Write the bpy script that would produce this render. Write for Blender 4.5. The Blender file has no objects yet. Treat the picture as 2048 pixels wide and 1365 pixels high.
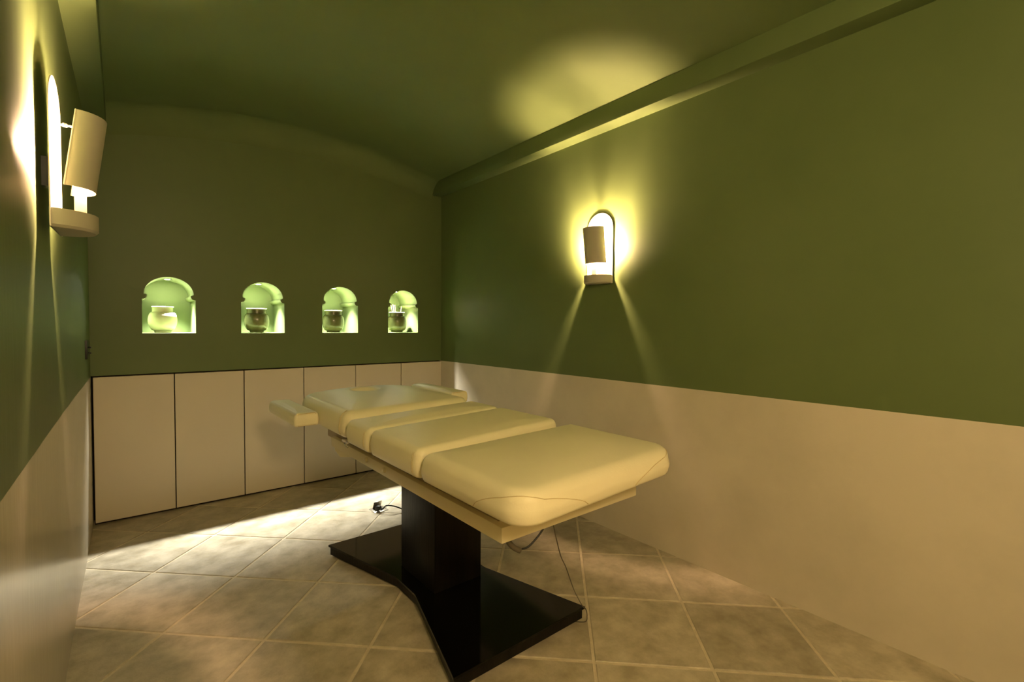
import bpy, bmesh, math, random
from mathutils import Vector, Matrix
random.seed(7)
scene = bpy.context.scene
COL = scene.collection

# ------------------------------------------------------------------ camera
CAM_H = 1.2
F_PX, YAW, PITCH, ROLL = 948.88, 0.6883, 0.0298, 0.0065
fw = Vector((math.sin(YAW)*math.cos(PITCH), math.cos(YAW)*math.cos(PITCH), -math.sin(PITCH)))
r0 = Vector((math.cos(YAW), -math.sin(YAW), 0.0))
u0 = r0.cross(fw)
rv = r0*math.cos(ROLL) + u0*math.sin(ROLL)
uv = -r0*math.sin(ROLL) + u0*math.cos(ROLL)
cd = bpy.data.cameras.new('camera')
cd.sensor_width = 36.0
cd.sensor_fit = 'HORIZONTAL'
cd.lens = F_PX/2048*36.0
cd.clip_start = 0.01
cam = bpy.data.objects.new('camera', cd)
COL.objects.link(cam)
cam.matrix_world = Matrix(((rv.x, uv.x, -fw.x, 0), (rv.y, uv.y, -fw.y, 0), (rv.z, uv.z, -fw.z, CAM_H), (0, 0, 0, 1)))
scene.camera = cam

# ------------------------------------------------------------------ world, exposure, light levels
w = bpy.data.worlds.new('world')
scene.world = w
w.use_nodes = True
w.node_tree.nodes['Background'].inputs[0].default_value = (0.5, 0.5, 0.4, 1)
w.node_tree.nodes['Background'].inputs[1].default_value = 0.0
scene.view_settings.view_transform = 'Standard'
scene.view_settings.look = 'None'
scene.view_settings.gamma = 1.0
scene.view_settings.use_curve_mapping = False
scene.view_settings.exposure = 0.72

BULB_COL, BULB_W = (1.0, 0.62, 0.36), 110.0           # wall sconces
NICHE_COL, NICHE_W = (1.0, 0.97, 0.86), 200.0         # niche spotlights
FILL_COL, FILL_W = (1.0, 0.73, 0.37), 64.0          # added fill globe, unseen behind the camera

# ------------------------------------------------------------------ room measures (metres)
YB, XR, ZD = 3.722, 2.230, 0.890          # back wall, right wall, height of the cream dado
YF = -0.50                                # front wall (behind the camera)
LZ0, LZ1 = 2.358, 2.470                   # ledge along the ceiling
LEDGE_L, LEDGE_R = -0.055, 2.135
def wall_x(y):                            # the left wall is a little bowed
    pts = [(-0.6, -0.176), (0.0, -0.172), (1.2, -0.167), (2.1, -0.163), (2.7, -0.158), (3.2, -0.151), (3.73, -0.146)]
    for (a, xa), (b, xb) in zip(pts, pts[1:]):
        if y <= b:
            return xa + (xb-xa)*(y-a)/(b-a)
    return pts[-1][1]
def ceil_z(x):
    return 2.606 - 0.136*((x-1.02)/1.085)**2

# ------------------------------------------------------------------ materials
def mat(name, col, rough=0.5, spec=0.5, col2=None, scale=4.0, detail=4.0, stretch=(1, 1, 1), bump=0.0, bscale=None,
        bstretch=None, metal=0.0, coat=0.0, lo=0.35, hi=0.65, rnd=0.0, emit=None, estr=0.0, rough2=None, sheen=0.0):
    m = bpy.data.materials.new(name)
    m.use_nodes = True
    nt = m.node_tree
    b = nt.nodes['Principled BSDF']
    b.inputs['Base Color'].default_value = (*col, 1)
    b.inputs['Roughness'].default_value = rough
    b.inputs['Specular IOR Level'].default_value = spec
    b.inputs['Metallic'].default_value = metal
    b.inputs['Coat Weight'].default_value = coat
    b.inputs['Coat Roughness'].default_value = 0.15
    if sheen:
        b.inputs['Sheen Weight'].default_value = sheen
    if emit:
        b.inputs['Emission Color'].default_value = (*emit, 1)
        b.inputs['Emission Strength'].default_value = estr
    tc = nt.nodes.new('ShaderNodeTexCoord')
    def noise(sc, st, det):
        mp = nt.nodes.new('ShaderNodeMapping')
        mp.inputs['Scale'].default_value = st
        nt.links.new(tc.outputs['Object'], mp.inputs['Vector'])
        n = nt.nodes.new('ShaderNodeTexNoise')
        n.inputs['Scale'].default_value = sc
        n.inputs['Detail'].default_value = det
        n.inputs['Roughness'].default_value = 0.6
        nt.links.new(mp.outputs['Vector'], n.inputs['Vector'])
        return n, mp
    if col2:
        n, mp = noise(scale, stretch, detail)
        if rnd:
            oi = nt.nodes.new('ShaderNodeObjectInfo')
            vm = nt.nodes.new('ShaderNodeVectorMath')
            vm.operation = 'MULTIPLY_ADD'
            nt.links.new(oi.outputs['Random'], vm.inputs[0])
            vm.inputs[1].default_value = (37, 91, 53)
            nt.links.new(mp.outputs['Vector'], vm.inputs[2])
            nt.links.new(vm.outputs['Vector'], n.inputs['Vector'])
        r = nt.nodes.new('ShaderNodeValToRGB')
        r.color_ramp.elements[0].position = lo
        r.color_ramp.elements[0].color = (*col, 1)
        r.color_ramp.elements[1].position = hi
        r.color_ramp.elements[1].color = (*col2, 1)
        nt.links.new(n.outputs['Fac'], r.inputs['Fac'])
        out = r.outputs['Color']
        if rnd:
            hs = nt.nodes.new('ShaderNodeHueSaturation')
            mr = nt.nodes.new('ShaderNodeMapRange')
            mr.inputs['To Min'].default_value = 1-rnd
            mr.inputs['To Max'].default_value = 1+rnd
            nt.links.new(oi.outputs['Random'], mr.inputs['Value'])
            nt.links.new(mr.outputs['Result'], hs.inputs['Value'])
            nt.links.new(out, hs.inputs['Color'])
            out = hs.outputs['Color']
        nt.links.new(out, b.inputs['Base Color'])
        if rough2 is not None:
            mr2 = nt.nodes.new('ShaderNodeMapRange')
            mr2.inputs['From Min'].default_value = lo
            mr2.inputs['From Max'].default_value = hi
            mr2.inputs['To Min'].default_value = rough
            mr2.inputs['To Max'].default_value = rough2
            nt.links.new(n.outputs['Fac'], mr2.inputs['Value'])
            nt.links.new(mr2.outputs['Result'], b.inputs['Roughness'])
    if bump:
        n2, _ = noise(bscale or scale*3, bstretch or stretch, 5.0)
        bp = nt.nodes.new('ShaderNodeBump')
        bp.inputs['Strength'].default_value = bump
        bp.inputs['Distance'].default_value = 0.01
        nt.links.new(n2.outputs['Fac'], bp.inputs['Height'])
        nt.links.new(bp.outputs['Normal'], b.inputs['Normal'])
    return m

GREEN = (0.106, 0.147, 0.050)
GREEN2 = (0.114, 0.155, 0.054)
M = {}
M['green'] = mat('green_plaster', GREEN, 0.45, 0.3, GREEN2, 2.5, bump=0.22, bscale=4)
M['green_left'] = mat('green_satin_plaster', GREEN, 0.52, 0.28, GREEN2, 2.5, bump=0.10, bscale=6, bstretch=(1, 6, 0.7))
M['green_matt'] = mat('green_matt_paint', GREEN, 0.7, 0.2, GREEN2, 2.5)
M['cream_wall'] = mat('cream_plaster', (0.54, 0.485, 0.38), 0.5, 0.3, (0.62, 0.555, 0.44), 1.6, 6, bump=0.10, bscale=14, lo=0.4, hi=0.62)
M['cream_left'] = mat('cream_satin_plaster', (0.52, 0.47, 0.37), 0.24, 0.6, (0.58, 0.52, 0.41), 1.6, 6, bump=0.10, bscale=6, bstretch=(1, 6, 0.6))
M['cabinet'] = mat('cream_lacquer', (0.62, 0.55, 0.43), 0.38, 0.4, (0.63, 0.56, 0.44), 3)
M['dark_gap'] = mat('dark_cabinet_interior', (0.035, 0.025, 0.015), 0.8, 0.1)
M['tile'] = mat('travertine_tile', (0.33, 0.285, 0.195), 0.36, 0.45, (0.53, 0.47, 0.35), 11.0, 14, bump=0.28, bscale=34, lo=0.34, hi=0.66, rnd=0.10, rough2=0.5)
M['grout'] = mat('pale_grout', (0.58, 0.51, 0.37), 0.9, 0.1, (0.68, 0.60, 0.45), 30, bump=0.3)
M['leather'] = mat('cream_leatherette', (0.84, 0.77, 0.52), 0.42, 0.4, (0.87, 0.80, 0.55), 4, bump=0.10, bscale=140)
M['seam'] = mat('cream_stitching', (0.66, 0.53, 0.27), 0.6, 0.3)
M['frame'] = mat('cream_painted_metal', (0.74, 0.66, 0.43), 0.45, 0.35)
M['grey'] = mat('grey_beige_plastic', (0.36, 0.29, 0.18), 0.55, 0.3)
M['black_wood'] = mat('black_stained_oak', (0.003, 0.0026, 0.002), 0.42, 0.18, (0.010, 0.008, 0.005), 5, 8, stretch=(9, 9, 0.7), bump=0.12, bscale=14, bstretch=(9, 9, 0.6))
M['black_gloss'] = mat('black_polished_top', (0.003, 0.0027, 0.002), 0.09, 0.28)
M['chrome'] = mat('chrome', (0.75, 0.73, 0.68), 0.15, 0.5, metal=1.0)
M['steel'] = mat('brushed_steel', (0.50, 0.47, 0.40), 0.35, 0.5, metal=1.0)
M['black_plastic'] = mat('black_plastic', (0.012, 0.012, 0.010), 0.4, 0.4)
M['cable_grey'] = mat('grey_cable', (0.09, 0.075, 0.05), 0.5, 0.4)
M['lamp_cream'] = mat('cream_powder_coat', (0.42, 0.39, 0.29), 0.5, 0.3)
M['lamp_plate'] = mat('cream_plate_enamel', (0.76, 0.69, 0.55), 0.45, 0.3)
M['bulb'] = mat('glowing_bulb', (1, 1, 1), emit=BULB_COL, estr=1.0)
M['spot'] = mat('glowing_spot_lens', (1, 1, 1), emit=NICHE_COL, estr=420.0)
M['globe'] = mat('glowing_fill_globe', (1, 1, 1), emit=FILL_COL, estr=1.0)  # glow of the added fill lamp, out of view
M['vase_white'] = mat('cream_glazed_clay', (0.70, 0.68, 0.50), 0.22, 0.5, (0.78, 0.76, 0.58), 6, coat=0.3)
M['vase_dark'] = mat('dark_olive_glaze', (0.075, 0.062, 0.026), 0.24, 0.5, (0.16, 0.15, 0.065), 9, 5, coat=0.4)
M['vase_foot'] = mat('sage_glaze', (0.20, 0.20, 0.10), 0.28, 0.5, (0.26, 0.26, 0.13), 9, coat=0.3)
M['rim'] = mat('pale_glazed_rim', (0.55, 0.55, 0.38), 0.25, 0.5)
M['stick'] = mat('reed_sticks', (0.45, 0.20, 0.10), 0.7, 0.2)

# ------------------------------------------------------------------ helpers
def link(name, me, m, parent=None, loc=None, smooth=False):
    o = bpy.data.objects.new(name, me)
    COL.objects.link(o)
    if m is not None and not me.materials:
        me.materials.append(m)
    if smooth:
        for p in me.polygons:
            p.use_smooth = True
    if parent is not None:
        o.parent = parent
    if loc is not None:
        o.location = loc
    return o
def bm_obj(name, bm, m, parent=None, loc=None, smooth=False, sharp=None):
    bmesh.ops.recalc_face_normals(bm, faces=bm.faces[:])
    me = bpy.data.meshes.new(name)
    bm.to_mesh(me)
    bm.free()
    o = link(name, me, m, parent, loc, smooth or sharp is not None)
    if sharp is not None:
        me.set_sharp_from_angle(angle=math.radians(sharp))
    return o
def py_obj(name, vs, fs, m, parent=None, loc=None, smooth=False, sharp=None):
    bm = bmesh.new()
    v = [bm.verts.new(p) for p in vs]
    for f in fs:
        try:
            bm.faces.new([v[i] for i in f])
        except ValueError:
            pass
    return bm_obj(name, bm, m, parent, loc, smooth, sharp)
def add_box(bm, x0, x1, y0, y1, z0, z1, bev=0.0, seg=2):
    vs = [bm.verts.new(p) for p in ((x0, y0, z0), (x1, y0, z0), (x1, y1, z0), (x0, y1, z0), (x0, y0, z1), (x1, y0, z1), (x1, y1, z1), (x0, y1, z1))]
    fs = [bm.faces.new([vs[i] for i in q]) for q in ((0, 3, 2, 1), (4, 5, 6, 7), (0, 1, 5, 4), (1, 2, 6, 5), (2, 3, 7, 6), (3, 0, 4, 7))]
    if bev:
        es = list({e for f in fs for e in f.edges})
        bmesh.ops.bevel(bm, geom=es, offset=bev, segments=seg, profile=0.5, affect='EDGES')
def box(name, b, m, parent=None, bev=0.0, loc=None, seg=2):
    bm = bmesh.new()
    add_box(bm, *b, bev=bev, seg=seg)
    return bm_obj(name, bm, m, parent, loc, sharp=40 if bev else None)
def prism(name, pts, z0, z1, m, parent=None, bev=0.0, loc=None):
    """polygon in the x-y plane, drawn out along z"""
    bm = bmesh.new()
    a = [bm.verts.new((x, y, z0)) for x, y in pts]
    b = [bm.verts.new((x, y, z1)) for x, y in pts]
    n = len(pts)
    bm.faces.new(a[::-1])
    top = bm.faces.new(b)
    for i in range(n):
        bm.faces.new((a[i], a[(i+1) % n], b[(i+1) % n], b[i]))
    if bev:
        bmesh.ops.bevel(bm, geom=list(top.edges), offset=bev, segments=1, affect='EDGES')
    return bm_obj(name, bm, m, parent, loc, sharp=35)
def lathe(name, prof, m, parent=None, loc=None, n=40, smooth=True, sharp=50):
    vs, fs = [], []
    for r, z in prof:
        for k in range(n):
            a = 2*math.pi*k/n
            vs.append((r*math.cos(a), r*math.sin(a), z))
    for i in range(len(prof)-1):
        for k in range(n):
            fs.append((i*n+k, i*n+(k+1) % n, (i+1)*n+(k+1) % n, (i+1)*n+k))
    fs.append(tuple(range(n))[::-1])
    fs.append(tuple((len(prof)-1)*n+k for k in range(n)))
    return py_obj(name, vs, fs, m, parent, loc, sharp=sharp)
def spline(pts, steps=10):
    P = [Vector(p) for p in pts]
    P = [P[0]*2-P[1]] + P + [P[-1]*2-P[-2]]
    out = []
    for i in range(1, len(P)-2):
        for k in range(steps):
            t = k/steps
            a, b, c, d = P[i-1:i+3]
            out.append(0.5*((2*b) + (c-a)*t + (2*a-5*b+4*c-d)*t*t + (3*b-a-3*c+d)*t**3))
    out.append(P[-2])
    return out
def tube(name, pts, r, m, parent=None, n=8, loc=None, closed=False):
    pts = [Vector(p) for p in pts]
    vs, fs = [], []
    N = len(pts)
    up = None
    for i, p in enumerate(pts):
        if closed:
            t = (pts[(i+1) % N]-pts[i-1]).normalized()
        else:
            t = (pts[min(i+1, N-1)]-pts[max(i-1, 0)]).normalized()
        if up is None:
            up = Vector((0, 0, 1)) if abs(t.z) < 0.9 else Vector((1, 0, 0))
        s = t.cross(up).normalized()
        up = s.cross(t).normalized()
        rr = r(i/(N-1)) if callable(r) else r
        for k in range(n):
            a = 2*math.pi*k/n
            vs.append(p + (s*math.cos(a)+up*math.sin(a))*rr)
    for i in range(N if closed else N-1):
        j = (i+1) % N
        for k in range(n):
            fs.append((i*n+k, i*n+(k+1) % n, j*n+(k+1) % n, j*n+k))
    if not closed:
        fs.append(tuple(range(n))[::-1])
        fs.append(tuple((N-1)*n+k for k in range(n)))
    return py_obj(name, vs, fs, m, parent, loc, smooth=True)
def empty(name, loc, rz=0.0):
    o = bpy.data.objects.new(name, None)
    o.empty_display_size = 0.05
    COL.objects.link(o)
    o.location = loc
    o.rotation_euler = (0, 0, rz)
    return o
def tag(o, label, cat, group=None):
    o['label'] = label
    o['category'] = cat
    if group:
        o['group'] = group
    return o
def structure(o, label=None, cat=None):
    o['kind'] = 'structure'
    if label:
        o['label'] = label
    if cat:
        o['category'] = cat
    return o
def copy_tree(o, parent=None):
    c = o.copy()
    COL.objects.link(c)
    c.parent = parent
    for ch in list(o.children):
        copy_tree(ch, c)
    return c

# ------------------------------------------------------------------ floor: grout bed and separate tiles
TX0, TX1, TY0, TY1 = -0.20, XR+0.02, YF-1.25, YB+0.02
floor = box('floor', (TX0-0.1, TX1+0.1, TY0-0.1, TY1+0.1, -0.08, -0.0035), M['grout'])
structure(floor, 'floor of diagonal travertine tiles with pale grout joints', 'floor')
TP, TA0, TB0, TTH = 0.4148, 1.6868, -0.1547, 0.0096
ca, sa = math.cos(math.pi/4+TTH), math.sin(math.pi/4+TTH)
def clip(poly, inside, cut):
    out = []
    for i, p in enumerate(poly):
        q = poly[(i+1) % len(poly)]
        if inside(p):
            out.append(p)
        if inside(p) != inside(q):
            out.append(cut(p, q))
    return out
def cut_axis(k, v):
    def f(p, q):
        t = (v-p[k])/(q[k]-p[k])
        return (p[0]+(q[0]-p[0])*t, p[1]+(q[1]-p[1])*t)
    return f
full_tile = None
def tile_mesh(poly):
    bm = bmesh.new()
    v = [bm.verts.new((x, y, 0)) for x, y in poly]
    f = bm.faces.new(v)
    if f.calc_area() < 0.002:
        bm.free()
        return None
    r = bmesh.ops.extrude_face_region(bm, geom=[f])
    for e in r['geom']:
        if isinstance(e, bmesh.types.BMVert):
            e.co.z = -0.012
    bmesh.ops.recalc_face_normals(bm, faces=bm.faces[:])
    top = [e for e in bm.edges if all(abs(x.co.z) < 1e-6 for x in e.verts)]
    bmesh.ops.bevel(bm, geom=top, offset=0.0022, segments=1, affect='EDGES')
    me = bpy.data.meshes.new('tile')
    bm.to_mesh(me)
    bm.free()
    me.materials.append(M['tile'])
    return me
G = 0.0060
for i in range(-12, 12):
    for j in range(-12, 14):
        a, b = TA0+(i+0.5)*TP, TB0+(j+0.5)*TP
        cx, cy = a*ca-b*sa, a*sa+b*ca
        rr = random.Random(i*131+j*17)
        h = TP/2-G
        pl = []
        for sx, sy in ((-1, -1), (1, -1), (1, 1), (-1, 1)):
            da, db = sx*h, sy*h
            pl.append((cx+da*ca-db*sa, cy+da*sa+db*ca))
        inside_all = all(TX0 <= x <= TX1 and TY0 <= y <= TY1 for x, y in pl)
        if inside_all:
            poly = [(x-cx, y-cy) for x, y in pl]
            if full_tile is None:
                full_tile = tile_mesh(poly)
            me = full_tile
        else:
            for k, v, s in ((0, TX0, 1), (0, TX1, -1), (1, TY0, 1), (1, TY1, -1)):
                pl = clip(pl, lambda p, k=k, v=v, s=s: (p[k]-v)*s >= 0, cut_axis(k, v))
                if len(pl) < 3:
                    break
            if len(pl) < 3:
                continue
            me = tile_mesh([(x-cx, y-cy) for x, y in pl])
            if me is None:
                continue
        t = bpy.data.objects.new('tile', me)
        COL.objects.link(t)
        t.parent = floor
        t.location = (cx, cy, rr.uniform(-0.0006, 0.0))

# ------------------------------------------------------------------ walls
def wall_grid(name, xf, y0, y1, z0, z1, m, ny=40, nz=2):
    vs, fs = [], []
    for i in range(ny+1):
        y = y0+(y1-y0)*i/ny
        for k in range(nz+1):
            z = z0+(z1-z0)*k/nz
            vs.append((xf(y, z), y, z))
    for i in range(ny):
        for k in range(nz):
            a = i*(nz+1)+k
            fs.append((a, a+1, a+nz+2, a+nz+1))
    return vs, fs
def side_wall(name, xf, flip, mg, mc, label):
    """green wall face over a cream dado, each a slab with its back 0.12 m behind"""
    d = -0.12 if flip else 0.12
    def slab(nm, z0, z1, m, par=None, dx=0.0):
        ny = 24
        vs, fs = [], []
        for i in range(ny+1):
            y = YF-0.1+(YB+0.12-YF+0.1)*i/ny
            x = xf(y)+dx
            vs += [(x, y, z0), (x, y, z1), (x+d, y, z1), (x+d, y, z0)]
        for i in range(ny):
            a, b = i*4, i*4+4
            for k in range(4):
                fs.append((a+k, a+(k+1) % 4, b+(k+1) % 4, b+k))
        fs += [(0, 1, 2, 3), (ny*4+3, ny*4+2, ny*4+1, ny*4)]
        return py_obj(nm, vs, fs, m, par, sharp=30)
    wobj = slab(name, ZD, 2.75, mg)
    structure(wobj, label, 'wall')
    slab('dado', -0.08, ZD, mc, wobj)
    return wobj
side_wall('wall_left', wall_x, True, M['green_left'], M['cream_left'], 'green plaster wall with cream lower half carrying the light switch')
side_wall('wall_right', lambda y: XR, False, M['green'], M['cream_wall'], 'long green plaster wall with cream lower half without switch')

# back wall with four arched niches; the lower part is left open for the cabinets
NX = [0.237, 0.777, 1.323, 1.858]
NZ0, NW, ND = 1.146, 0.139, 0.335
Z_J, Z_T, Z_S, Z_A = 1.146+0.213, 1.146+0.240, 1.146+0.246, 1.503   # jamb top, impost tip, arch spring, apex
IN_T, AR = 0.026, 0.1295
def niche_profile():
    half = [(NW, NZ0), (NW, NZ0+0.10), (NW, Z_J)]
    for k in range(1, 6):                                  # cove under the impost
        a = math.pi/2*k/5
        half.append((NW-IN_T*math.sin(a), Z_J+(Z_T-0.004-Z_J)*(1-math.cos(a))))
    half.append((NW-IN_T, Z_T))
    half.append((AR, Z_S))
    for k in range(1, 13):
        a = math.pi/2*k/12
        half.append((AR*math.cos(a), Z_S+(Z_A-Z_S)*math.sin(a)))
    left = [(-x, z) for x, z in half[:-1]][::-1]
    bottom = [(-NW/2, NZ0), (0, NZ0), (NW/2, NZ0)]
    return half+left+bottom                                # counter-clockwise loop
prof = niche_profile()
NP = len(prof)
bm = bmesh.new()
XL0, XR0, ZT = -0.30, XR+0.13, 2.78
xcuts = [XL0]
BX, BZ0, BZ1 = 0.20, 1.08, 1.60
def quad(p):
    bm.faces.new([bm.verts.new(q) for q in p])
def rect(x0, x1, z0, z1, y=YB):
    quad([(x0, y, z0), (x1, y, z0), (x1, y, z1), (x0, y, z1)])
rect(XL0, XR0, ZD+0.003, BZ0)
rect(XL0, XR0, BZ1, ZT)
edges = [XL0]
for cx in NX:
    rect(edges[-1], cx-BX, BZ0, BZ1)
    edges.append(cx+BX)
rect(edges[-1], XR0, BZ0, BZ1)
zc = 1.33
for cx in NX:
    inner = [bm.verts.new((cx+x, YB, z)) for x, z in prof]
    outer = []
    for x, z in prof:                                      # ray from the middle of the niche to the square around it
        dx, dz = x, z-zc
        s = min((BX/abs(dx)) if abs(dx) > 1e-9 else 1e9, ((BZ1-zc) if dz > 0 else (zc-BZ0))/abs(dz) if abs(dz) > 1e-9 else 1e9)
        outer.append(bm.verts.new((cx+dx*s, YB, zc+dz*s)))
    for k in range(NP):
        q = (k+1) % NP
        po, qo = outer[k].co, outer[q].co
        f = [inner[k], inner[q], outer[q]]
        # put the square's corner in where the loop turns it
        on_v = abs(abs(po.x-cx)-BX) < 1e-6 and not (abs(abs(qo.x-cx)-BX) < 1e-6)
        on_h = abs(abs(qo.x-cx)-BX) < 1e-6 and not (abs(abs(po.x-cx)-BX) < 1e-6)
        if on_v:
            f.append(bm.verts.new((po.x, YB, qo.z)))
        elif on_h:
            f.append(bm.verts.new((qo.x, YB, po.z)))
        f.append(outer[k])
        bm.faces.new(f)
# underside of the wall over the cabinet doors
quad([(XL0, YB, ZD+0.003), (XR0, YB, ZD+0.003), (XR0, YB+0.12, ZD+0.003), (XL0, YB+0.12, ZD+0.003)])
bmesh.ops.remove_doubles(bm, verts=bm.verts[:], dist=1e-5)
wb = bm_obj('wall_back', bm, M['green'])
structure(wb, 'green end wall with four arched niches above the cabinets', 'wall')
for cx in NX:
    vs = [(x, 0, z-NZ0) for x, z in prof]+[(x, ND, z-NZ0) for x, z in prof]
    fs = [(k, (k+1) % NP, NP+(k+1) % NP, NP+k) for k in range(NP)]+[tuple(NP+k for k in range(NP))]
    bm = bmesh.new()
    v = [bm.verts.new(p) for p in vs]
    for f in fs:
        bm.faces.new([v[i] for i in f])
    me = bpy.data.meshes.new('niche')
    bm.to_mesh(me)
    bm.free()
    n = link('niche', me, M['green_matt'], wb, (cx, YB, NZ0))
    for p in me.polygons:
        p.use_smooth = True
    me.set_sharp_from_angle(angle=math.radians(32))

# front wall behind the camera; doorway and passage are added to admit fill light
DX0, DX1, DZ = -0.10, 1.45, 2.20
bm = bmesh.new()
add_box(bm, -0.30, DX0, YF-0.1, YF, -0.05, 2.75)
add_box(bm, DX1, XR+0.12, YF-0.1, YF, -0.05, 2.75)
add_box(bm, DX0, DX1, YF-0.1, YF, DZ, 2.75)
structure(bm_obj('wall_front', bm, M['green_matt']), 'green wall behind the viewpoint with an added opening for fill light', 'wall')
bm = bmesh.new()
add_box(bm, -0.30, -0.20, YF-1.3, YF-0.1, -0.05, 2.4)
add_box(bm, XR, XR+0.1, YF-1.3, YF-0.1, -0.05, 2.4)
add_box(bm, -0.30, XR+0.1, YF-1.4, YF-1.3, -0.05, 2.4)
add_box(bm, -0.30, XR+0.1, YF-1.4, YF-0.1, 2.4, 2.5)
structure(bm_obj('wall_fill_passage', bm, M['cream_wall']), 'cream walls of an added unseen passage holding the fill lamp', 'wall')

# ceiling: a shallow vault, coved into the back wall, springing from the two ledges
RC = 0.15
vs, fs = [], []
nx, nc = 40, 10
ys = [(YF-0.1, 0.0), (1.0, 0.0), (2.4, 0.0), (YB-RC, 0.0)]
for k in range(1, nc+1):
    a = math.pi/2*k/nc
    ys.append((YB-RC+RC*math.sin(a), -RC+RC*math.cos(a)))
for y, dz in ys:
    for i in range(nx+1):
        x = LEDGE_L-0.003+(LEDGE_R-LEDGE_L+0.006)*i/nx
        vs.append((x, y-0.0005, ceil_z(x)+dz))
for r in range(len(ys)-1):
    for i in range(nx):
        a = r*(nx+1)+i
        fs.append((a, a+1, a+nx+2, a+nx+1))
ceiling = py_obj('ceiling', vs, fs, M['green_matt'], smooth=True)
structure(ceiling, 'shallow vaulted green ceiling coved into the end wall', 'ceiling')
tl = box('trim_1', (-0.22, LEDGE_L, YF-0.05, YB+0.01, LZ0, LZ1+0.012), M['green_matt'], bev=0.004)
structure(tl, 'green ledge under the vault on the light switch side', 'ledge')
tr = box('trim_2', (LEDGE_R, XR+0.06, YF-0.05, YB+0.01, LZ0, LZ1+0.012), M['green_matt'], bev=0.004)
structure(tr, 'green ledge under the vault on the long right wall', 'ledge')

# ------------------------------------------------------------------ fitted cabinets flush with the end wall
DPITCH, DX = 0.3953, -0.1397
words = ['against the wall with the light switch', 'second from the wall with the light switch',
         'third from the wall with the light switch', 'fourth from the wall with the light switch, behind the table head',
         'fifth from the wall with the light switch, behind the table head', 'sixth from the wall with the light switch, in the far corner']
door_me = None
for i in range(6):
    e = empty('cabinet', (DX+DPITCH*(i+0.5), YB, 0.0))
    tag(e, 'flat cream cabinet, '+words[i], 'cabinet', 'row of cream fitted cabinets under the niches')
    h = DPITCH/2
    if i == 0:
        bm = bmesh.new()
        add_box(bm, -h+0.004, h-0.002, 0.0, 0.019, 0.014, ZD-0.006, bev=0.001, seg=1)
        d = bm_obj('door', bm, M['cabinet'], e)
        door_me = d.data
        bm = bmesh.new()
        add_box(bm, -h, -h+0.016, 0.021, 0.40, 0.0, ZD-0.001)
        add_box(bm, h-0.016, h, 0.021, 0.40, 0.0, ZD-0.001)
        add_box(bm, -h+0.016, h-0.016, 0.385, 0.40, 0.0, ZD-0.001)
        add_box(bm, -h+0.016, h-0.016, 0.021, 0.385, 0.0, 0.016)
        add_box(bm, -h+0.016, h-0.016, 0.021, 0.385, ZD-0.017, ZD-0.001)
        c = bm_obj('carcass', bm, M['dark_gap'], e)
        car_me = c.data
    else:
        link('door', door_me, None, e)
        link('carcass', car_me, None, e)

# ------------------------------------------------------------------ niche spotlights
for i, cx in enumerate(NX):
    t = 0.1456
    e = empty('niche_spotlight', (cx, YB+t, Z_A))
    who = ['cream round pot', 'dark pot nearest the cream pot', 'dark pot between two dark pots', 'dark pot holding reed sticks'][i]
    tag(e, 'small bright recessed spotlight in the niche arch above the '+who, 'spotlight', 'recessed spotlights in the niches')
    lathe('trim_ring', [(0.014, -0.0035), (0.0215, -0.006), (0.0235, -0.0045), (0.0235, 0.004), (0.014, 0.004)], M['steel'], e, n=24)
    lathe('lens', [(0.0001, -0.0045), (0.0138, -0.0045), (0.0138, 0.002), (0.0001, 0.002)], M['spot'], e, n=24)
    ld = bpy.data.lights.new('spot_beam', 'SPOT')
    ld.shadow_soft_size = 0.013
    ld.spot_size = math.radians(86)
    ld.spot_blend = 1.0
    ld.energy = NICHE_W
    ld.color = NICHE_COL
    lo = bpy.data.objects.new('spot_beam', ld)
    COL.objects.link(lo)
    lo.parent = e
    lo.location = (0, 0, -0.0075)
    lo.rotation_euler = (-math.radians(3), 0, 0)          # tipped towards the room

# ------------------------------------------------------------------ pots in the niches
def pot(name, cx, R, Hh, neck, foot, m, label, rimm=None, group=None, foot_band=False, yoff=0.15):
    e = empty(name, (cx, YB+yoff, NZ0))
    tag(e, label, 'pot', group)
    p = [(foot*0.96, 0.0), (foot, 0.004), (foot, 0.010), (foot*1.06, 0.014)]
    zs, zn = Hh*0.50, Hh*0.80                    # widest point, base of the neck
    for k in range(1, 9):
        a = math.pi/2*k/8
        p.append((foot*1.06+(R-foot*1.06)*math.sin(a)**0.9, 0.014+(zs-0.014)*(1-math.cos(a))**0.92))
    for k in range(1, 8):
        a = math.pi/2*k/7
        p.append((neck+(R-neck)*math.cos(a)**1.15 if k < 7 else neck, zs+(zn-zs)*math.sin(a)))
    p += [(neck*0.995, Hh*0.88), (neck*1.0, Hh*0.955)]
    q = [(neck*0.90, Hh*0.95), (neck*0.90, Hh*0.80), (R*0.86, Hh*0.55), (R*0.6, 0.03), (0.001, 0.022)]
    lathe('body', p+q, m, e, n=48, sharp=60)
    lathe('rim', [(neck*0.89, Hh*0.955), (neck*0.995, Hh*0.955), (neck*1.05, Hh*0.966), (neck*1.05, Hh*0.99), (neck*1.02, Hh), (neck*0.92, Hh), (neck*0.89, Hh*0.99)], rimm or m, e, n=48)
    if foot_band:
        b = [(r+0.0006, z) for r, z in p if 0.012 < z < Hh*0.24]
        lathe('glaze_band', b+[(b[-1][0]-0.004, b[-1][1]), (b[0][0]-0.004, b[0][1])], M['vase_foot'], e, n=48)
    return e
pot('clay_pot', 0.209, 0.079, 0.172, 0.057, 0.046, M['vase_white'], 'rounded cream glazed pot standing in a lit niche', M['vase_white'])
GP = 'dark glazed pots in the niches'
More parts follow.
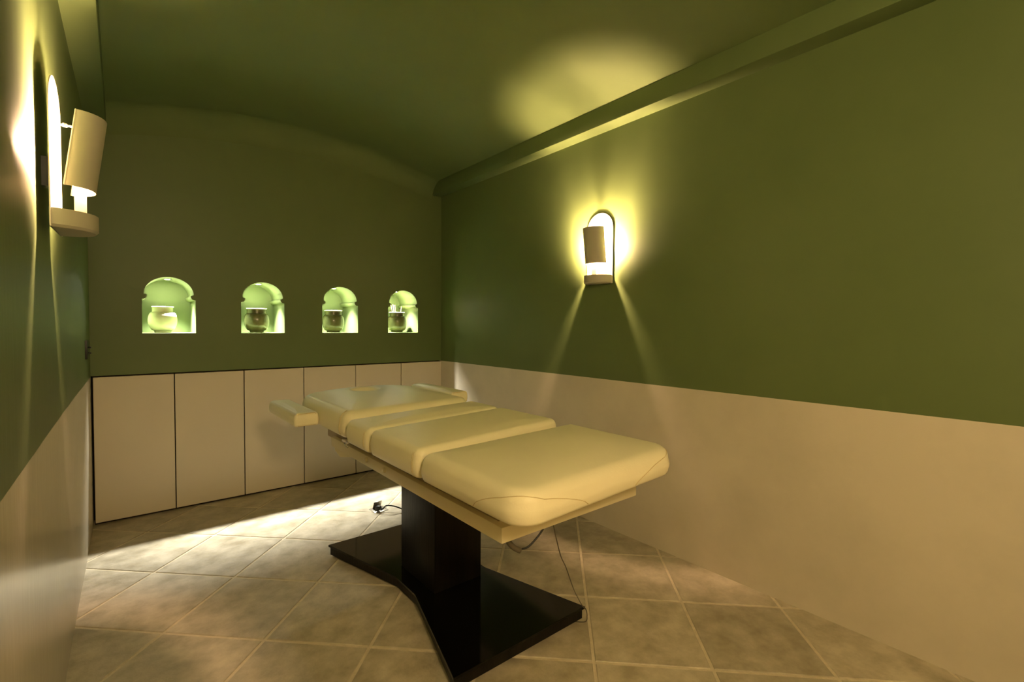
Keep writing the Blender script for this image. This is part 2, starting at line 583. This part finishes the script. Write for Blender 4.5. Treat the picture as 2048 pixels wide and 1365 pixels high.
pot('clay_pot', 0.764, 0.083, 0.176, 0.064, 0.046, M['vase_dark'], 'dark glazed pot in the niche next to the cream pot', M['rim'], GP)
pot('clay_pot', 1.318, 0.083, 0.176, 0.064, 0.050, M['vase_dark'], 'dark glazed pot without sticks, two niches away from the cream pot', M['rim'], GP, True)
v4 = pot('clay_pot', 1.872, 0.085, 0.176, 0.063, 0.050, M['vase_dark'], 'dark glazed pot holding thin reed sticks', M['rim'], GP, True)
for (bx, by, tx, ty, tz) in ((-0.005, 0.01, -0.062, -0.01, 0.235), (0.0, 0.0, -0.040, 0.0, 0.243), (-0.01, -0.01, -0.022, -0.005, 0.238),
                             (-0.012, 0.012, -0.030, 0.012, 0.240), (0.01, 0.0, 0.050, 0.015, 0.228)):
    s = tube('reed_stick', [(1.872+bx, YB+0.15+by, NZ0+0.026), (1.872+tx, YB+0.15+ty, NZ0+tz)], 0.0011, M['stick'], n=6)
    tag(s, 'thin reed stick leaning alone to one side of the dark pot' if tx > 0 else 'thin reed stick in the bunched cluster standing in the dark pot', 'stick', 'reed sticks in the dark pot')

# ------------------------------------------------------------------ wall sconces
def sconce(loc, rz, label, group, PF):
    """local +x points out of the wall, z is height above the floor"""
    e = empty('wall_sconce', loc, rz)
    tag(e, label, 'wall lamp', group)
    Z0 = 1.46                                              # underside of the tray, measured from the floor
    PW = 0.098
    ztop = 1.884-Z0
    out = [(-PW, 0.0), (PW, 0.0)]
    for k in range(25):
        a = math.pi*k/24
        out.append((PW*math.cos(a), ztop-PW+PW*math.sin(a)))
    # arched back plate
    bm = bmesh.new()
    a = [bm.verts.new((PF-0.003, y, z)) for y, z in out]
    b = [bm.verts.new((PF, y, z)) for y, z in out]
    n = len(out)
    bm.faces.new(a[::-1])
    ft = bm.faces.new(b)
    for i in range(n):
        bm.faces.new((a[i], a[(i+1) % n], b[(i+1) % n], b[i]))
    bmesh.ops.bevel(bm, geom=list(ft.edges), offset=0.0006, segments=1, affect='EDGES')
    bm_obj('back_plate', bm, M['lamp_plate'], e, sharp=35)
    # fixing block between plate and wall; shade of the gap put into its black
    box('wall_mount', (-0.002, PF-0.002, -0.02, 0.02, 0.12, 0.20), M['black_plastic'], e)
    # half-round tray
    pts = [(PF-0.004, -0.094)]
    for k in range(1, 24):
        t = -math.pi/2+math.pi*k/24
        pts.append((PF-0.002+0.091*math.cos(t), 0.094*math.sin(t)))
    pts += [(PF-0.004, 0.094)]
    bm = bmesh.new()
    def ring(z, k):
        return [bm.verts.new((PF-0.004+(x-PF+0.004)*k, y*k, z)) for x, y in pts]
    r0_, r1_, r2_ = ring(0.0, 0.93), ring(0.007, 1.0), ring(0.050, 1.0)
    r3_, r4_ = ring(0.050, 0.965), ring(0.044, 0.965)
    bm.faces.new(r0_[::-1])
    bm.faces.new(r4_)
    for A, B in ((r0_, r1_), (r1_, r2_), (r2_, r3_), (r3_, r4_)):
        for i in range(len(pts)):
            j = (i+1) % len(pts)
            bm.faces.new((A[i], A[j], B[j], B[i]))
    bm_obj('tray', bm, M['lamp_cream'], e, sharp=35)
    # candle stem, socket and bulb
    BXo = PF+0.050
    lathe('candle_stem', [(0.0135, 0.044), (0.0135, 0.140), (0.012, 0.143), (0.002, 0.143)], M['lamp_plate'], e, (BXo, 0, 0), n=24)
    lathe('bulb_socket', [(0.0105, 0.142), (0.0105, 0.202), (0.002, 0.202)], M['steel'], e, (BXo, 0, 0), n=16)
    bp = []
    for k in range(9):
        t = -math.pi/2*0.86+(math.pi/2*0.86+math.pi/2*0.995)*k/8
        bp.append((max(0.0145*math.cos(t), 0.0004), 0.222+0.024*math.sin(t)))
    bulb = lathe('bulb', bp, M['bulb'], e, (BXo+0.004, 0, 0), n=14)
    # half-cylinder shade, its top tipped out from the wall
    R_, T_, h0, h1 = 0.072, 0.0022, 0.119, 0.328
    vs, fs = [], []
    na = 28
    def sx(z):
        return PF+0.024+(z-h0)/(h1-h0)*0.027
    for rr_, zz in ((R_, h0), (R_, h1), (R_-T_, h1), (R_-T_, h0)):
        for k in range(na+1):
            t = -math.pi/2*1.02+math.pi*1.02*k/na
            vs.append((sx(zz)+rr_*0.84*math.cos(t), rr_*math.sin(t), zz))
    for r in range(4):
        for k in range(na):
            A = r*(na+1)+k
            B = ((r+1) % 4)*(na+1)+k
            fs.append((A, A+1, B+1, B))
    fs.append((0, na+1, 2*(na+1), 3*(na+1)))
    fs.append((na, 2*na+1, 3*na+2, 4*na+3))
    py_obj('shade', vs, fs, M['lamp_cream'], e, sharp=35)
    for yy in (-R_+T_/2, R_-T_/2):                          # rolled lip on the two straight edges
        tube('edge_lip', [(sx(h0), yy, h0), (sx(h1), yy, h1)], 0.0024, M['lamp_plate'], e, n=8)
    # bar that carries the shade from the plate, with its small clamp nut
    bar = tube('shade_bracket', [(PF-0.002, 0, 0.300), (PF+0.05, 0, 0.300), (PF+0.104, 0, 0.300)], 0.003, M['lamp_cream'], e)
    lathe('clamp_nut', [(0.006, -0.004), (0.007, 0.0), (0.006, 0.004)], M['steel'], bar, (PF+0.02, 0, 0.300), n=12)
    return e, bulb
SG = 'pair of cream sconces facing each other across the table'
def set_emission(m, watts, area):
    m.node_tree.nodes['Principled BSDF'].inputs['Emission Strength'].default_value = watts/(math.pi*area)
sr, bulb = sconce((XR, 1.880, 1.46), math.pi, 'cream half-cylinder sconce on the wall without the light switch', SG, 0.0075)
sl, _ = sconce((wall_x(1.85), 1.850, 1.46), -0.045, 'cream half-cylinder sconce on the wall with the light switch', SG, 0.028)
set_emission(M['bulb'], BULB_W, sum(p.area for p in bulb.data.polygons))

# lamp added out of view behind the viewpoint as warm front fill
e = empty('fill_lamp', (0.16, YF-0.36, 2.40))
tag(e, 'added unseen globe on a cord giving warm fill through the opening', 'fill lamp')
tube('cord', [(0, 0, 0.0), (0, 0, -0.30)], 0.003, M['black_plastic'], e)
lathe('canopy', [(0.05, 0.0), (0.05, -0.02), (0.01, -0.03)], M['lamp_cream'], e, n=24)
gp = [(0.02, -0.291)]
for k in range(1, 12):
    a = math.pi*k/12
    gp.append((0.15*math.sin(a), -0.44+0.15*math.cos(a)))
gp.append((0.002, -0.59))
g = lathe('globe', gp, M['globe'], e, n=28)
set_emission(M['globe'], FILL_W, sum(p.area for p in g.data.polygons))

# ------------------------------------------------------------------ light switch
e = empty('light_switch', (wall_x(3.36)+0.0005, 3.36, 1.016), -0.012)
tag(e, 'black double toggle light switch on the green wall', 'light switch')
box('switch_plate', (-0.004, 0.009, -0.045, 0.045, 0.0, 0.098), M['black_plastic'], e, bev=0.0015)
for z in (0.033, 0.062):
    tube('toggle', [(0.008, 0.0, z), (0.022, 0.0, z-0.003)], lambda t: 0.0035+0.0012*t, M['black_plastic'], e)

# ------------------------------------------------------------------ massage table
TXC = 1.130
tb = empty('massage_table', (TXC, 1.88, 0.0))
tag(tb, 'cream padded massage table on a black pedestal with bow-tie base', 'massage table')
OX, OY = TXC, 1.88
def rounded(x0, x1, y0, y1, radii, inset, kc=7, ke=5):
    """outline points; radii = near-left, near-right, far-right, far-left"""
    X0, X1, Y0, Y1 = x0+inset, x1-inset, y0+inset, y1-inset
    cs = [(X0, Y0, math.pi), (X1, Y0, 1.5*math.pi), (X1, Y1, 0.0), (X0, Y1, 0.5*math.pi)]
    sg = [(1, 1), (-1, 1), (-1, -1), (1, -1)]
    pts = []
    arcs = []
    for (cx, cy, a0), (sx_, sy_), R_ in zip(cs, sg, radii):
        r_ = max(R_-inset, 0.004)
        arc = []
        for k in range(kc+1):
            a = a0+math.pi/2*k/kc
            arc.append((cx+sx_*r_+r_*math.cos(a), cy+sy_*r_+r_*math.sin(a)))
        arcs.append(arc)
    for i in range(4):
        pts += arcs[i]
        p, q = arcs[i][-1], arcs[(i+1) % 4][0]
        for k in range(1, ke):
            pts.append((p[0]+(q[0]-p[0])*k/ke, p[1]+(q[1]-p[1])*k/ke))
    return pts
def cushion(name, x0, x1, y0, y1, z0, z1, radii, rt=0.035, rb=0.018, crown=0.006, hole=None, m=None, parent=None, bulge=0.004):
    m = m or M['leather']
    bm = bmesh.new()
    rings = []
    for k in range(5):                                      # lower rounding
        a = math.pi/2*k/4
        rings.append((rb-rb*math.sin(a), z0+rb-rb*math.cos(a)))
    zm0, zm1 = z0+rb, z1-rt
    for k in range(1, 4):
        t = k/4
        rings.append((-bulge*math.sin(math.pi*t), zm0+(zm1-zm0)*t))
    for k in range(9):                                      # upper rounding
        a = math.pi/2*k/8
        rings.append((rt-rt*math.cos(a), zm1+rt*math.sin(a)))
    loops = []
    for ins, z in rings:
        loops.append([bm.verts.new((x-OX, y-OY, z)) for x, y in rounded(x0, x1, y0, y1, radii, ins)])
    n = len(loops[0])
    base = [(v.co.x, v.co.y) for v in loops[-1]]
    if hole:
        hx, hy, ha, hb = hole[0]-OX, hole[1]-OY, hole[2], hole[3]
    else:
        hx, hy = (x0+x1)/2-OX, (y0+y1)/2-OY
    steps = 7
    for s in range(1, steps+1):
        t = s/steps
        row = []
        for bx_, by_ in base:
            if hole:
                ang = math.atan2((by_-hy)/hb, (bx_-hx)/ha)
                tx, ty = hx+ha*1.25*math.cos(ang), hy+hb*1.25*math.sin(ang)
            else:
                tx, ty = hx+(bx_-hx)*0.06, hy+(by_-hy)*0.06
            row.append(bm.verts.new((bx_+(tx-bx_)*t, by_+(ty-by_)*t, z1+crown*math.sin(math.pi/2*min(1, t*1.6)))))
        loops.append(row)
    if hole:
        for k, dz in ((1.12, -0.004), (1.03, -0.013), (1.0, -0.03), (1.0, -0.10)):
            row = []
            for bx_, by_ in base:
                ang = math.atan2((by_-hy)/hb, (bx_-hx)/ha)
                row.append(bm.verts.new((hx+ha*k*math.cos(ang), hy+hb*k*math.sin(ang), max(z1+crown+dz, z0+0.001))))
            loops.append(row)
    for A, B in zip(loops, loops[1:]):
        for i in range(n):
            j = (i+1) % n
            bm.faces.new((A[i], A[j], B[j], B[i]))
    bm.faces.new(loops[0][::-1])
    bm.faces.new(loops[-1])
    return bm_obj(name, bm, m, parent or tb, smooth=True)
CX0, CX1 = 0.747, 1.511
leg = cushion('leg_cushion', CX0, CX1, 0.868, 1.384, 0.690, 0.786, (0.085, 0.085, 0.03, 0.03), rt=0.040, rb=0.020, crown=0.008)
hip = cushion('seat_cushion', CX0, CX1, 1.392, 1.792, 0.690, 0.792, (0.035, 0.035, 0.03, 0.03), rt=0.030, crown=0.008)
mid = cushion('lumbar_cushion', CX0, CX1, 1.800, 2.050, 0.690, 0.792, (0.035, 0.035, 0.03, 0.03), rt=0.032, crown=0.010)
head = cushion('back_cushion', CX0+0.004, CX1-0.004, 2.062, 2.845, 0.700, 0.820, (0.05, 0.05, 0.17, 0.17), rt=0.052, rb=0.02, crown=0.013, hole=(1.122, 2.660, 0.080, 0.088))
def settle(o, k, skew, tilt):
    """the loose pads lie a little askew on the chassis"""
    x0 = CX0-OX
    for part in [o]+list(o.children):
        for v in part.data.vertices:
            d = (v.co.x-x0)*k
            v.co.x = x0+d
            v.co.y += skew*d
            v.co.z += tilt*d
def side_seam(par, x0, x1, y0, y1, radii, s0, s1, zf, off, r=0.0011):
    """stitched line on the upright band of a cushion, from outline parameter s0 to s1"""
    pts = []
    for k in range(41):
        s = s0+(s1-s0)*k/40
        z, ins = zf(k/40)
        o = rounded(x0, x1, y0, y1, radii, ins-off, kc=20, ke=40)
        f = (s % 1.0)*len(o)
        i = int(f) % len(o)
        t = f-int(f)
        p, q = o[i], o[(i+1) % len(o)]
        pts.append((p[0]+(q[0]-p[0])*t-OX, p[1]+(q[1]-p[1])*t-OY, z))
    return tube('seam', pts, r, M['seam'], par, n=6)
# curved corner panels of the leg cushion
def corner_z(t):
    h = math.sin(math.pi*t)**0.7
    z = 0.703+0.068*h
    zt = 0.786-0.040
    ins = 0.0 if z < zt else 0.040*(1-math.sqrt(max(0, 1-((z-zt)/0.040)**2)))
    ins -= 0.0038*math.sin(math.pi*min(1, max(0, (z-0.71)/(zt-0.71))))
    return z, ins
NSEG = 240.0                                               # outline samples: four arcs of 21 and four edges of 39
for c0 in (10, 70):
    side_seam(leg, CX0, CX1, 0.868, 1.384, (0.085, 0.085, 0.03, 0.03), (c0-22)/NSEG, (c0+22)/NSEG, corner_z, 0.0006)
# upright double seams beside the section joints on both flanks
def upright(par, y, z0, z1, rt):
    for sx_, xx in ((-1, CX0), (1, CX1)):
        for dy in (0.0, 0.008):
            pts = []
            for k in range(15):
                z = z0+0.014+(z1-z0-0.016)*k/14
                zt = z1-rt
                ins = 0.0 if z < zt else rt*(1-math.sqrt(max(0, 1-((z-zt)/rt)**2)))
                if z < zt:
                    ins -= 0.0036*math.sin(math.pi*min(1, max(0, (z-z0-0.018)/(zt-z0-0.018))))
                ins += 0.003 if z < z0+0.018 else 0
                pts.append((xx-sx_*(ins-0.0004)-OX, y+dy-OY, z))
            tube('seam', pts, 0.0010, M['seam'], par, n=6)
upright(hip, 1.425, 0.690, 0.790, 0.030)
upright(mid, 1.838, 0.690, 0.790, 0.032)
upright(head, 2.112, 0.700, 0.820, 0.052)
for pad, k, skew, tilt in ((leg, 0.978, 0.045, 0.006), (hip, 0.927, 0.075, 0.018), (mid, 0.927, 0.075, 0.018), (head, 0.927, 0.075, 0.0)):
    settle(pad, k, skew, tilt)
# arm rests at the head end
for sx_ in (-1, 1):
    xa, xb = (0.632, 0.746) if sx_ < 0 else (1.470, 1.584)
    ya, yb = (2.400, 2.925) if sx_ < 0 else (2.335, 2.850)
    dz = 0.004 if sx_ < 0 else 0.046
    ar = cushion('arm_rest', xa, xb, ya, yb, 0.706+dz, 0.772+dz, (0.012, 0.012, 0.03, 0.03), rt=0.018, rb=0.012, crown=0.006, bulge=0.002)
    zz = [(xa+0.008, 0.718), (xa+0.008, 0.757), (xa+0.020, 0.768), (xb-0.020, 0.768), (xb-0.008, 0.757), (xb-0.008, 0.718), (xb-0.018, 0.710), (xa+0.018, 0.710)]
    tube('seam', [(x-OX, ya+0.0035-OY, z+dz) for x, z in zz], 0.0016, M['seam'], ar, n=6, closed=True)
    xi = 0.746 if sx_ < 0 else 1.470
    box('arm_bracket', (min(xi-sx_*0.25, xi+sx_*0.06)-OX, max(xi-sx_*0.25, xi+sx_*0.06)-OX, 2.56-OY, 2.62-OY, 0.694, 0.707+dz), M['grey'], tb, bev=0.002)
# chassis under the cushions
FX0, FX1 = 0.817, 1.443
box('frame', (FX0-OX, FX1-OX, 1.033-OY, 2.440-OY, 0.587, 0.634), M['frame'], tb, bev=0.004)
box('frame_core', (FX0+0.022-OX, FX1-0.030-OX, 1.075-OY, 2.560-OY, 0.615, 0.693), M['grey'], tb, bev=0.003)
box('head_support', (0.86-OX, 1.40-OX, 2.44-OY, 2.74-OY, 0.660, 0.702), M['grey'], tb, bev=0.003)
for x in (FX0+0.016, FX1-0.016):
    prism('tilt_bracket', [(2.16-OY, 0.589), (2.405-OY, 0.612), (2.385-OY, 0.575), (2.315-OY, 0.556)], 0, 0.03, M['frame'], tb)
    o = COL.objects[-1] if False else tb.children[-1]
    o.rotation_euler = (math.pi/2, 0, math.pi/2)
    o.location = (x-0.015-OX, 0, 0)
# chrome latch and small knobs along the visible flank
for sx_, xx in ((-1, FX0), (1, FX1)):
    lt = box('latch', (xx+sx_*0.026-0.012-OX, xx+sx_*0.026+0.012-OX, 2.115-OY, 2.185-OY, 0.664, 0.676), M['chrome'], tb, bev=0.003)
    tube('latch_lever', [(xx+sx_*0.036-OX, 2.16-OY, 0.666), (xx+sx_*0.046-OX, 2.12-OY, 0.661), (xx+sx_*0.044-OX, 2.09-OY, 0.657)], 0.003, M['chrome'], lt)
    box('latch_stay', (min(xx-sx_*0.04, xx+sx_*0.016)-OX, max(xx-sx_*0.04, xx+sx_*0.016)-OX, 2.135-OY, 2.165-OY, 0.658, 0.668), M['grey'], lt)
    for yy in (1.985, 1.80):
        k = lathe('knob', [(0.011, 0.0), (0.011, 0.006), (0.008, 0.009), (0.001, 0.009)], M['frame'], tb, n=16)
        k.rotation_euler = (0, sx_*math.pi/2, 0)
        k.location = (xx-OX, yy-OY, 0.616)
# pedestal
box('column', (1.013-OX, 1.255-OX, 1.740-OY, 2.050-OY, 0.0585, 0.590), M['black_wood'], tb, bev=0.002)
def bow(hw, hl, ww, wl):
    return [(-hw, -hl), (hw, -hl), (ww, -wl), (ww, wl), (hw, hl), (-hw, hl), (-ww, wl), (-ww, -wl)]
prism('base_top', bow(0.316, 0.602, 0.182, 0.092), 0.050, 0.060, M['black_gloss'], tb, bev=0.0015)
prism('base_plinth', bow(0.308, 0.594, 0.174, 0.092), 0.010, 0.050, M['black_wood'], tb)
for x in (-0.26, 0.26):
    for y in (-0.55, 0.55):
        lathe('foot', [(0.02, 0.0), (0.02, 0.0105), (0.001, 0.0105)], M['black_plastic'], tb, (x, y, 0), n=16)
# cables
def off(pts):
    return [(x-OX, y-OY, z) for x, y, z in pts]
tube('hand_control_cable', off(spline([(1.044, 1.060, 0.600), (1.052, 1.062, 0.560), (1.120, 1.100, 0.44), (1.185, 1.135, 0.36), (1.270, 1.180, 0.24), (1.360, 1.235, 0.14), (1.428, 1.272, 0.068), (1.442, 1.268, 0.052), (1.446, 1.266, 0.025), (1.438, 1.268, 0.004), (1.400, 1.30, 0.0045)], 8)), 0.0019, M['cable_grey'], tb)
tube('spring_sleeve', off(spline([(0.872, 1.085, 0.600), (0.877, 1.078, 0.565), (0.890, 1.070, 0.545), (0.910, 1.062, 0.531)], 6)), 0.0085, M['cable_grey'], tb, n=12)
tube('release_cable', off(spline([(0.906, 1.062, 0.535), (0.935, 1.055, 0.538), (0.965, 1.048, 0.560), (0.990, 1.045, 0.585), (1.000, 1.05, 0.598)], 6)), 0.003, M['black_plastic'], tb)
pc = tube('power_cord', off(spline([(1.268, 2.858, 0.016), (1.281, 2.845, 0.030), (1.293, 2.827, 0.050), (1.330, 2.806, 0.045), (1.377, 2.784, 0.022), (1.40, 2.70, 0.006), (1.36, 2.58, 0.005), (1.30, 2.50, 0.012), (1.28, 2.44, 0.030)], 8)), 0.0042, M['black_plastic'], tb)
pl = lathe('plug', [(0.013, 0.0), (0.018, 0.004), (0.018, 0.020), (0.010, 0.034), (0.006, 0.040), (0.001, 0.040)], M['black_plastic'], pc, n=18)
pl.rotation_euler = (math.radians(62), 0, math.radians(20))
pl.location = (1.258-OX, 2.895-OY, 0.018)

# floor socket with its lid open
e = empty('floor_socket', (1.280, 2.915, 0.0), 0.06)
tag(e, 'small steel floor socket with raised lid behind the table base', 'floor socket')
box('socket_plate', (-0.046, 0.046, -0.046, 0.046, -0.001, 0.003), M['steel'], e, bev=0.001)
box('socket_well', (-0.028, 0.026, -0.022, 0.026, 0.002, 0.0036), M['black_plastic'], e)
ld_ = box('lid', (-0.028, 0.028, 0.0, 0.004, 0.0, 0.052), M['steel'], e, bev=0.001)
ld_.location = (0.0, 0.030, 0.003)
ld_.rotation_euler = (math.radians(24), 0, 0)
